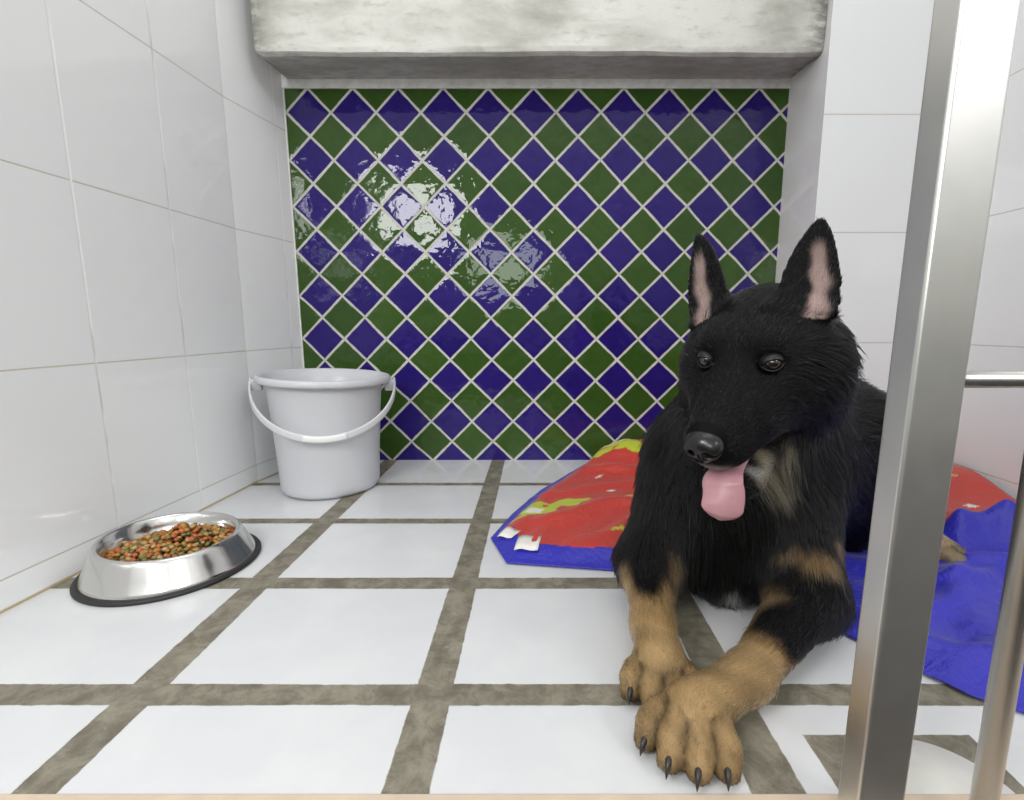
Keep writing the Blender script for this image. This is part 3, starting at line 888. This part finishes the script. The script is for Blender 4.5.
# lips and chin: short grizzled hair
GREY = (0.16, 0.15, 0.145)
paint(hw(0.004, 0.105, -0.081), (0.036, 0.040, 0.0105), (0.30, 0.29, 0.28), 0.9, 0.6, 0.5, 200, 4)
paint(hw(0.034, 0.060, -0.116), (0.016, 0.045, 0.008), (0.30, 0.29, 0.28), 0.8, 0.6, 0.5, 200, 5)
paint((0.318, 0.595, 0.220), (0.022, 0.024, 0.024), (0.34, 0.29, 0.20), 0.75, 0.8, 1.4, 100, 8)
paint((0.296, 0.580, 0.230), (0.022, 0.020, 0.009), (0.26, 0.25, 0.24), 0.7, 0.6, 0.6, 160, 7)
paint(hw(0.036, 0.035, -0.136), (0.028, 0.050, 0.022), (0.40, 0.34, 0.23), 0.8, 0.7, 1.1, 110, 6)
# ears: pink skin with pale hair inside
for e in EARS:
    x, y, z, t, Wd = e.local(DP)
    nfront = DN @ e.n
    ow = np.sign((HR * (1 if e is EARS[0] else -1)) @ e.w)
    x = x - ow * Wd * (0.36 - 0.28 * t)
    m = (np.abs(x) < Wd * 0.52) & (nfront > 0.25) & (y > -0.012) & (y < e.L * 0.80) & (np.abs(z) < 0.03)
    w = m * (1 - sst(np.abs(x) / Wd + 0.12 * snoise(DP, 150, 9), 0.14, 0.44)) * (1 - sst(t, 0.62, 0.80))
    A_C[:] = A_C * (1 - w[:, None]) + np.array((0.38, 0.275, 0.25)) * w[:, None]
    A_den[w > 0.3] *= 0.6
    A_L[w > 0.3] = 0.011
# fore legs: tan below the black
def tan_leg(a, b, t0, t1, off, seed):
    a, b = np.array(a, float), np.array(b, float); ab = b - a
    t = ((DP - a) @ ab) / (ab @ ab)
    near = np.linalg.norm(DP - a - np.clip(t, 0, 1.6)[:, None] * ab, axis=1) < 0.075
    side = (DN @ np.array(off, float))
    tt = t + 0.22 * side + 0.10 * snoise(DP, 70, seed)
    w = near * sst(tt, t0, t1)
    A_C[:] = A_C * (1 - w[:, None]) + np.array(TAN) * w[:, None]
tan_leg((0.160, 0.640, 0.066), (0.141, 0.540, 0.044), 0.24, 0.66, (-0.6, -0.4, -0.3), 11)
tan_leg((0.345, 0.572, 0.056), (0.222, 0.456, 0.038), 0.34, 0.70, (-0.8, 0.1, 0.1), 12)
paint((0.292, 0.498, 0.070), (0.066, 0.050, 0.036), BLK, 1.0, 0.45, 0.5, 70, 13)
paint((0.146, 0.602, 0.100), (0.030, 0.066, 0.052), BLK, 1.0, 0.45, 0.5, 70, 14)
BRN = (0.21, 0.130, 0.060)
paint((0.186, 0.603, 0.084), (0.016, 0.026, 0.028), BRN, 0.55, 0.7, 1.2, 110, 15)
paint((0.345, 0.573, 0.113), (0.052, 0.034, 0.013), BRN, 0.75, 0.7, 1.7, 90, 16)
paint((0.270, 0.614, 0.042), (0.014, 0.030, 0.022), (0.32, 0.31, 0.30), 0.7, 0.7, 1.0, 110, 17)
# darker, dustier toes, with shade painted into the gaps between them
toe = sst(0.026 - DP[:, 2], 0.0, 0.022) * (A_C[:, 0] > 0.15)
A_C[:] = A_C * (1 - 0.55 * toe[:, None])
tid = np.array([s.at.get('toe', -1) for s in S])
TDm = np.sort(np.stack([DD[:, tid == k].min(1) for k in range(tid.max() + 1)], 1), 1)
crease_shade = np.exp(-np.clip(TDm[:, 1] - TDm[:, 0], 0, 1) / 0.0050) * (TDm[:, 0] < 0.008)
A_C[:] = A_C * (1 - 0.78 * crease_shade[:, None])
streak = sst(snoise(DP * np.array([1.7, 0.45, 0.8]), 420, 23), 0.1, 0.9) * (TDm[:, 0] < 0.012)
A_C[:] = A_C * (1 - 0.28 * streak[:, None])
mott = 0.5 + 0.5 * snoise(DP, 130, 21)
tanmask = (A_C[:, 0] > 0.12)
A_C[tanmask] *= (0.72 + 0.45 * mott[tanmask])[:, None]

# no hair on the eyes, the nose or inside the mouth
for e in EYES:
    A_den[np.linalg.norm(DP - e, axis=1) < 0.0118] = 0
A_den[(H_f > 0.110) & (np.abs(H_l) < 0.019) & (H_u > -0.056)] = 0
inmouth = (np.abs(H_l) < 0.062) & (H_f > -0.03) & (H_f < 0.12) & (np.abs(H_u + 0.0985) < 0.0095) & (np.abs(DN @ HU) > 0.30)
A_den[inmouth] = 0
A_den[DP[:, 2] < 0.004] = 0
eyez = np.exp(-(np.minimum(*[np.linalg.norm(DP - e, axis=1) for e in EYES]) / 0.03) ** 2)
A_L *= (1 - 0.55 * eyez)

# -------- skin mesh
m = NT('dog_skin')
at = m.n('ShaderNodeAttribute', attribute_name='coat_color')
M_skin = m.bsdf(at.outputs['Color'], 0.7, 0.0, m.bump(m.noise(m.coord(), 300, 3), 0.3, 0.002), Specular_IOR_Level=0.12)
body = to_obj('body', DP - DOGO, DQ, M_skin, dog)
ca = body.data.color_attributes.new('coat_color', 'FLOAT_COLOR', 'POINT')
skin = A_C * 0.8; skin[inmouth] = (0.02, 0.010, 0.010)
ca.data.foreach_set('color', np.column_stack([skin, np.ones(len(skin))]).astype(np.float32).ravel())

# -------- fur
def make_fur(total):
    T = np.concatenate([DQ[:, [0, 1, 2]], DQ[:, [0, 2, 3]]])
    a, b, c = DP[T[:, 0]], DP[T[:, 1]], DP[T[:, 2]]
    area = np.linalg.norm(np.cross(b - a, c - a), axis=1) * 0.5
    den = A_den[T].min(1) / np.clip(A_L[T].mean(1), 0.004, 0.05) ** 0.75
    w = area * den; w /= w.sum()
    ti = rng.choice(len(T), total, p=w)
    r1, r2 = np.sqrt(rng.random(total)), rng.random(total)
    B = np.stack([1 - r1, r1 * (1 - r2), r1 * r2], 1)[:, :, None]
    tri = T[ti]
    mixv = lambda A: (A[tri] * B).sum(1)
    R = mixv(DP); N = mixv(DN); N /= np.linalg.norm(N, axis=1, keepdims=True)
    FL = mixv(A_F); L = mixv(A_L[:, None])[:, 0]; CO = mixv(A_C); LF = mixv(A_lift[:, None])
    # comb direction: the flow laid on the skin, stirred by slow and fast noise
    st = np.stack([snoise(R, 22, 31 + k) for k in range(3)], 1) * 0.22 + np.stack([snoise(R, 85, 41 + k) for k in range(3)], 1) * 0.20
    tg = FL + st + rng.normal(size=(total, 3)) * 0.10
    tg -= N * (tg * N).sum(1, keepdims=True)
    tg /= np.linalg.norm(tg, axis=1, keepdims=True) + 1e-9
    D = tg + N * (LF + rng.normal(size=(total, 1)) * 0.08)
    D /= np.linalg.norm(D, axis=1, keepdims=True)
    L = L * np.exp(rng.normal(size=total) * 0.22) * (0.9 + 0.22 * snoise(R, 40, 51))
    L = np.clip(L, 0.002, 0.075)
    npt = 5
    P = np.zeros((total, npt, 3))
    for k in range(npt):
        t = k / (npt - 1)
        bend = tg * (0.55 * t * t) + np.array([0, 0, -0.35]) * (t * t) * np.clip(L / 0.05, 0, 1)[:, None] - N * (LF * 0.45 * t * t)
        P[:, k] = R - N * 0.0006 + (D * t + bend * 0.6) * L[:, None] / 1.25
    # tufts
    nc = total // 16
    ci = rng.choice(total, nc, replace=False)
    kd = KDTree(nc)
    for i, q in enumerate(ci): kd.insert(Vector(R[q]), i)
    kd.balance()
    near = np.fromiter((kd.find(Vector(p))[1] for p in R), np.int64, total)
    cl = ci[near]
    amt = np.clip((L - 0.008) / 0.03, 0, 1) * rng.uniform(0.35, 0.8, total)
    same = np.linalg.norm(R[cl] - R, axis=1) < 0.012
    amt *= same * ((N * N[cl]).sum(1) > 0.6)
    for k in range(1, npt):
        t = (k / (npt - 1)) ** 1.3
        P[:, k] += (P[cl, k] - P[:, k]) * (amt * t)[:, None]
    P[:, :, 2] = np.maximum(P[:, :, 2], 0.0012)
    CO = CO * np.exp(rng.normal(size=(total, 1)) * 0.22)
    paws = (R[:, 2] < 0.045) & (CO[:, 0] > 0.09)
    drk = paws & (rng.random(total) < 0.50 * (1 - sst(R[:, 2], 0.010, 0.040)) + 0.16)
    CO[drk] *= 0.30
    pale = paws & ~drk & (rng.random(total) < 0.20)
    CO[pale] = CO[pale] * 0.5 + np.array((0.52, 0.47, 0.38)) * 0.5
    short = L < 0.016
    CO[short & (CO[:, 0] < 0.05)] *= np.exp(rng.normal(size=((short & (CO[:, 0] < 0.05)).sum(), 1)) * 0.6)
    grey = rng.random(total) < np.where(short, 0.035, 0.012)
    CO[grey & (CO[:, 0] < 0.05)] = (0.10, 0.09, 0.08)
    hc = bpy.data.hair_curves.new('fur')
    hc.add_curves([npt] * total)
    hc.attributes['position'].data.foreach_set('vector', (P - DOGO).astype(np.float32).ravel())
    ra = hc.attributes.get('radius') or hc.attributes.new('radius', 'FLOAT', 'POINT')
    thick = np.clip(L / 0.02, 0.55, 1.25) * 0.00042
    ra.data.foreach_set('value', (thick[:, None] * np.array([1.0, 0.95, 0.8, 0.55, 0.15])).astype(np.float32).ravel())
    cc = hc.attributes.new('fur_color', 'FLOAT_COLOR', 'CURVE')
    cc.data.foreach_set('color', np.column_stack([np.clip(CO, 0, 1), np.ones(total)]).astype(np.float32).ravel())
    m = NT('dog_fur')
    at = m.n('ShaderNodeAttribute', attribute_name='fur_color')
    hb = m.n('ShaderNodeBsdfHairPrincipled')
    hb.parametrization = 'COLOR'
    m.inp(hb.inputs['Color'], at.outputs['Color'])
    hb.inputs['Roughness'].default_value = 0.38
    hb.inputs['Radial Roughness'].default_value = 0.45
    hb.inputs['Random Roughness'].default_value = 0.1
    hb.inputs['IOR'].default_value = 1.33
    m.t.links.new(hb.outputs[0], m.out.inputs[0])
    hc.materials.append(m.mat)
    return link(bpy.data.objects.new('fur', hc), dog)
fur = make_fur(230000)
fur['label'] = 'black and tan fur coat'

# -------- eyes
def eye_mat():
    m = NT('dark_brown_eye')
    x, y, z = m.sep(m.coord())                     # local +Z looks out of the eye
    r = m.math('SQRT', m.math('ADD', m.math('MULTIPLY', x, x), m.math('MULTIPLY', y, y)))
    iris = m.mix(m.noise(m.coord(), 500, 3), (0.008, 0.006, 0.005), (0.018, 0.012, 0.008))
    c = m.mix(m.ramp(r, 0.0036, 0.0042), (0.003, 0.003, 0.004), iris)
    c = m.mix(m.ramp(r, 0.0076, 0.0088), c, (0.05, 0.03, 0.025))
    return m.bsdf(c, 0.06, 0.0, None, Coat_Weight=1.0, Coat_Roughness=0.02)
M_eye = eye_mat()
M_lid = simple('black_eyelid', (0.010, 0.009, 0.010), 0.38, 0, 200, 0.3, 0.3, 0.0006)
for e, sg in zip(EYES, (1, -1)):
    look = HF * 0.80 + HR * sg * 0.36 + np.array([0.0, -0.25, 0.05]); look /= np.linalg.norm(look)
    zv = Vector(look); xv = Vector(HU).cross(zv).normalized(); yv = zv.cross(xv)
    R3 = Matrix((xv, yv, zv)).transposed()
    bm = bmesh.new(); bmesh.ops.create_uvsphere(bm, u_segments=32, v_segments=24, radius=0.0116)
    for v_ in bm.verts:
        if v_.co.z > 0.008: v_.co.z += (v_.co.z - 0.008) * 0.25      # cornea
    o = bm_obj('eye', bm, M_eye, dog, True)
    o.matrix_local = Matrix.Translation(Vector(e - DOGO)) @ R3.to_4x4()
    # almond-shaped lids: a slightly larger cap with an opening
    verts, faces = [], []
    nr, na = 7, 48
    for i in range(nr):
        q = i / (nr - 1)
        for k in range(na):
            a = 2 * PI * k / na
            ox = 0.0106 * math.cos(a); oy = 0.0070 * math.sin(a) * (1.0 if math.sin(a) > 0 else 0.82)
            ox *= 1 + 0.12 * (abs(math.cos(a)) > 0.96)
            rx = 0.0150 * math.cos(a); ry = 0.0135 * math.sin(a)
            X_, Y_ = ox + (rx - ox) * q, oy + (ry - oy) * q
            rr = math.hypot(X_, Y_)
            Z_ = math.sqrt(max(0.0, 0.0128 ** 2 - min(rr, 0.0122) ** 2)) - max(0, rr - 0.0118) * 0.9 + 0.0012 * (1 - q)
            verts.append((X_, Y_, Z_))
    for i in range(nr - 1):
        for k in range(na):
            k2 = (k + 1) % na
            faces.append((i * na + k, i * na + k2, (i + 1) * na + k2, (i + 1) * na + k))
    lid = mesh_obj('eyelid', verts, faces, M_lid, dog)
    md = lid.modifiers.new('thickness', 'SOLIDIFY'); md.thickness = 0.0014; md.offset = 0
    lid.matrix_local = Matrix.Translation(Vector(e - DOGO)) @ R3.to_4x4()

# -------- nose
NU = -0.0095
NF = 0.006
nf = Field(hw(0, 0.112, -0.036) - 0.045, hw(0, 0.112, -0.036) + 0.045, 0.0011)
def sub(c, r, k=0.004): nf.add(Ell(c, r, HM, k, True), 0.01)
nf.add(Ell(hw(0, 0.108 + NF, -0.0265 + NU), (0.0200, 0.0165, 0.0140), HM, 0.01), 0.02)
nf.add(Ell(hw(0, 0.112 + NF, -0.0350 + NU), (0.0130, 0.0140, 0.0150), HM, 0.008), 0.02)
nf.add(Ell(hw(0.0115, 0.112 + NF, -0.0315 + NU), (0.0095, 0.0130, 0.0110), HM, 0.006), 0.02)
nf.add(Ell(hw(-0.0115, 0.112 + NF, -0.0315 + NU), (0.0095, 0.0130, 0.0110), HM, 0.006), 0.02)
for sg in (1, -1):
    sub(hw(sg * 0.0088, 0.1255 + NF, -0.0325 + NU), (0.0042, 0.0080, 0.0042), 0.003)
    sub(hw(sg * 0.0150, 0.1195 + NF, -0.0350 + NU), (0.0055, 0.0085, 0.0018), 0.003)
sub(hw(0, 0.1300 + NF, -0.0390 + NU), (0.0009, 0.0070, 0.0100), 0.002)
NP, NQ = nf.mesh()
m = NT('wet_black_nose')
vor = m.n('ShaderNodeTexVoronoi'); vor.inputs['Scale'].default_value = 620
m.inp(vor.inputs['Vector'], m.coord())
M_nose = m.bsdf(m.mix(m.noise(m.coord(), 90), (0.006, 0.006, 0.0065), (0.013, 0.012, 0.0125)), 0.24, 0.0, m.bump(vor.outputs['Distance'], 0.15, 0.0004))
to_obj('nose', NP - DOGO, NQ, M_nose, dog)

# -------- tongue
tpts = [hw(0.004, -0.005, -0.101), hw(0.005, 0.030, -0.1005), hw(0.006, 0.066, -0.1000), hw(0.0070, 0.088, -0.0980), hw(0.0080, 0.1010, -0.1030)]
last = tpts[-1]
for k in range(1, 7):
    t = k / 6
    tpts.append(last + np.array([-0.003 * t, -0.010 * math.sin(t * 2.4), -0.043 * t]))
TP = [Vector(p) for p in tpts]
def cat(P, n):
    out = []
    for i in range(len(P) - 1):
        p0, p1, p2, p3 = P[max(i - 1, 0)], P[i], P[i + 1], P[min(i + 2, len(P) - 1)]
        for j in range(n):
            t = j / n
            out.append(0.5 * ((2 * p1) + (p2 - p0) * t + (2 * p0 - 5 * p1 + 4 * p2 - p3) * t * t + (3 * p1 - p0 - 3 * p2 + p3) * t ** 3))
    out.append(P[-1]); return out
TC = cat(TP, 5)
path, secs = [], []
nT = len(TC)
for i, p in enumerate(TC):
    d = (TC[min(i + 1, nT - 1)] - TC[max(i - 1, 0)]).normalized()
    s = Vector(HR).lerp(Vector((0.97, -0.24, 0.0)), 0.85 * min(1, max(0, (i - 21) / 16))); s = (s - d * s.dot(d)).normalized(); u = s.cross(d).normalized()
    t = i / (nT - 1)
    wid = 0.0165 + 0.0070 * sst(np.float64(i), 9, 20)
    if t > 0.80: wid *= math.sqrt(max(0.02, 1 - ((t - 0.80) / 0.205) ** 2)) * 0.97 + 0.03
    th = 0.0048 * (1 - 0.25 * t) * (1 if t < .9 else max(.3, (1 - t) * 10))
    sec = []
    for k in range(24):
        a = 2 * PI * k / 24
        x = wid * math.cos(a); z = th * math.sin(a)
        z += 0.20 * (1 - math.exp(-((i - 20) / 7.0) ** 2)) * x * x / wid                                   # cupped
        z -= 0.0026 * math.exp(-(x / 0.0028) ** 2) * (1 if math.sin(a) > 0 else 0.3)   # centre groove
        sec.append((x, z))
    path.append((p - Vector(DOGO), s, u)); secs.append(sec)
v, f = loft(path, secs)
m = NT('pink_tongue')
co = m.coord()
M_tongue = m.bsdf(m.mix(m.noise(co, 45, 3), (0.47, 0.225, 0.265), (0.58, 0.32, 0.355)), 0.36, 0.0, m.bump(m.noise(co, 700, 2), 0.25, 0.0006),
                  Subsurface_Weight=0.25, Subsurface_Radius=(0.01, 0.004, 0.003), Subsurface_Scale=0.4)
mesh_obj('tongue', v, f, M_tongue, dog)

# -------- claws
M_claw = simple('dark_horn_claw', (0.022, 0.020, 0.021), 0.35, 0, 150, 0.3)
for (p, d, ln) in CLAWS:
    d = Vector(d).normalized(); path, secs = [], []
    s = d.cross(Vector((0, 0, 1))).normalized()
    p = Vector(p - DOGO)
    for i in range(8):
        t = i / 7
        o = p + d * (ln * (t - 0.25)) + Vector((0, 0, 0.003 * math.sin(t * 2.2) - 0.011 * t * t))
        dd = (d + Vector((0, 0, 0.3 - 1.3 * t))).normalized(); u = s.cross(dd)
        r = 0.0047 * (1 - t) ** 0.6 + 0.0004
        path.append((o, s, u)); secs.append([(0.8 * r * math.cos(2 * PI * k / 10), 1.1 * r * math.sin(2 * PI * k / 10)) for k in range(10)])
    v, f = loft(path, secs)
    mesh_obj('claw', v, f, M_claw, dog)

# ------------------------------------------------------------------ camera
cam = bpy.data.cameras.new('camera')
cam.sensor_fit = 'HORIZONTAL'; cam.sensor_width = 36.0
cam.lens = 485.0 / 1024 * 36.0
cam.shift_x = -24 / 1024
cam.clip_start = 0.02
co_ = link(bpy.data.objects.new('camera', cam))
co_.location = (0, 0, 0.40)
co_.rotation_euler = (PI / 2 - math.atan(75 / 485), 0, 0)
scn.camera = co_

# ------------------------------------------------------------------ light
def area(name, loc, target, sx, sy, power, col=(1, 1, 1)):
    l = bpy.data.lights.new(name, 'AREA'); l.shape = 'RECTANGLE'; l.size = sx; l.size_y = sy; l.energy = power; l.color = col
    o = link(bpy.data.objects.new(name, l)); o.location = loc
    o.rotation_euler = (Vector(target) - Vector(loc)).to_track_quat('-Z', 'Y').to_euler()
    return o
area('window_light', (-0.76, -0.50, 1.12), (0.0, 1.2, 0.4), 0.42, 0.38, 10)
area('door_light', (-0.22, -0.60, 0.80), (0.1, 1.2, 0.4), 0.50, 0.26, 3, (0.92, 1.0, 0.90))
area('post_fill', (2.95, -2.8, 3.1), (0.2, 0.4, 0.6), 1.0, 1.0, 45)  # unseen panel added to whiten the top of the steel post
area('overhead_fill', (0.15, 0.35, 2.3), (0.1, 0.8, 0.0), 1.4, 0.9, 6)  # soft fill added from above, no real fitting there

w = bpy.data.worlds.new('world'); scn.world = w; w.use_nodes = True
nt = w.node_tree; nt.nodes.clear()
out = nt.nodes.new('ShaderNodeOutputWorld'); bg = nt.nodes.new('ShaderNodeBackground')
tc = nt.nodes.new('ShaderNodeTexCoord'); sp = nt.nodes.new('ShaderNodeSeparateXYZ'); rp = nt.nodes.new('ShaderNodeValToRGB')
mr = nt.nodes.new('ShaderNodeMapRange'); mr.inputs[1].default_value = -1; mr.inputs[2].default_value = 1
nt.links.new(tc.outputs['Generated'], sp.inputs[0]); nt.links.new(sp.outputs[2], mr.inputs[0]); nt.links.new(mr.outputs[0], rp.inputs[0])
nt.links.new(rp.outputs[0], bg.inputs[0]); nt.links.new(bg.outputs[0], out.inputs[0])
cr = rp.color_ramp
cr.elements[0].position = 0.40; cr.elements[0].color = (0.20, 0.19, 0.17, 1)
cr.elements[1].position = 0.73; cr.elements[1].color = (1.35, 1.35, 1.36, 1)
e = cr.elements.new(0.50); e.color = (0.40, 0.41, 0.36, 1)
e = cr.elements.new(0.65); e.color = (0.85, 0.86, 0.83, 1)
e = cr.elements.new(0.95); e.color = (1.0, 1.0, 1.0, 1)
bg.inputs[1].default_value = 0.85

scn.view_settings.view_transform = 'Standard'
scn.view_settings.look = 'None'
scn.view_settings.exposure = 0.0
scn.cycles.use_denoising = True
scn.cycles.max_bounces = 10
scn.cycles.transmission_bounces = 8
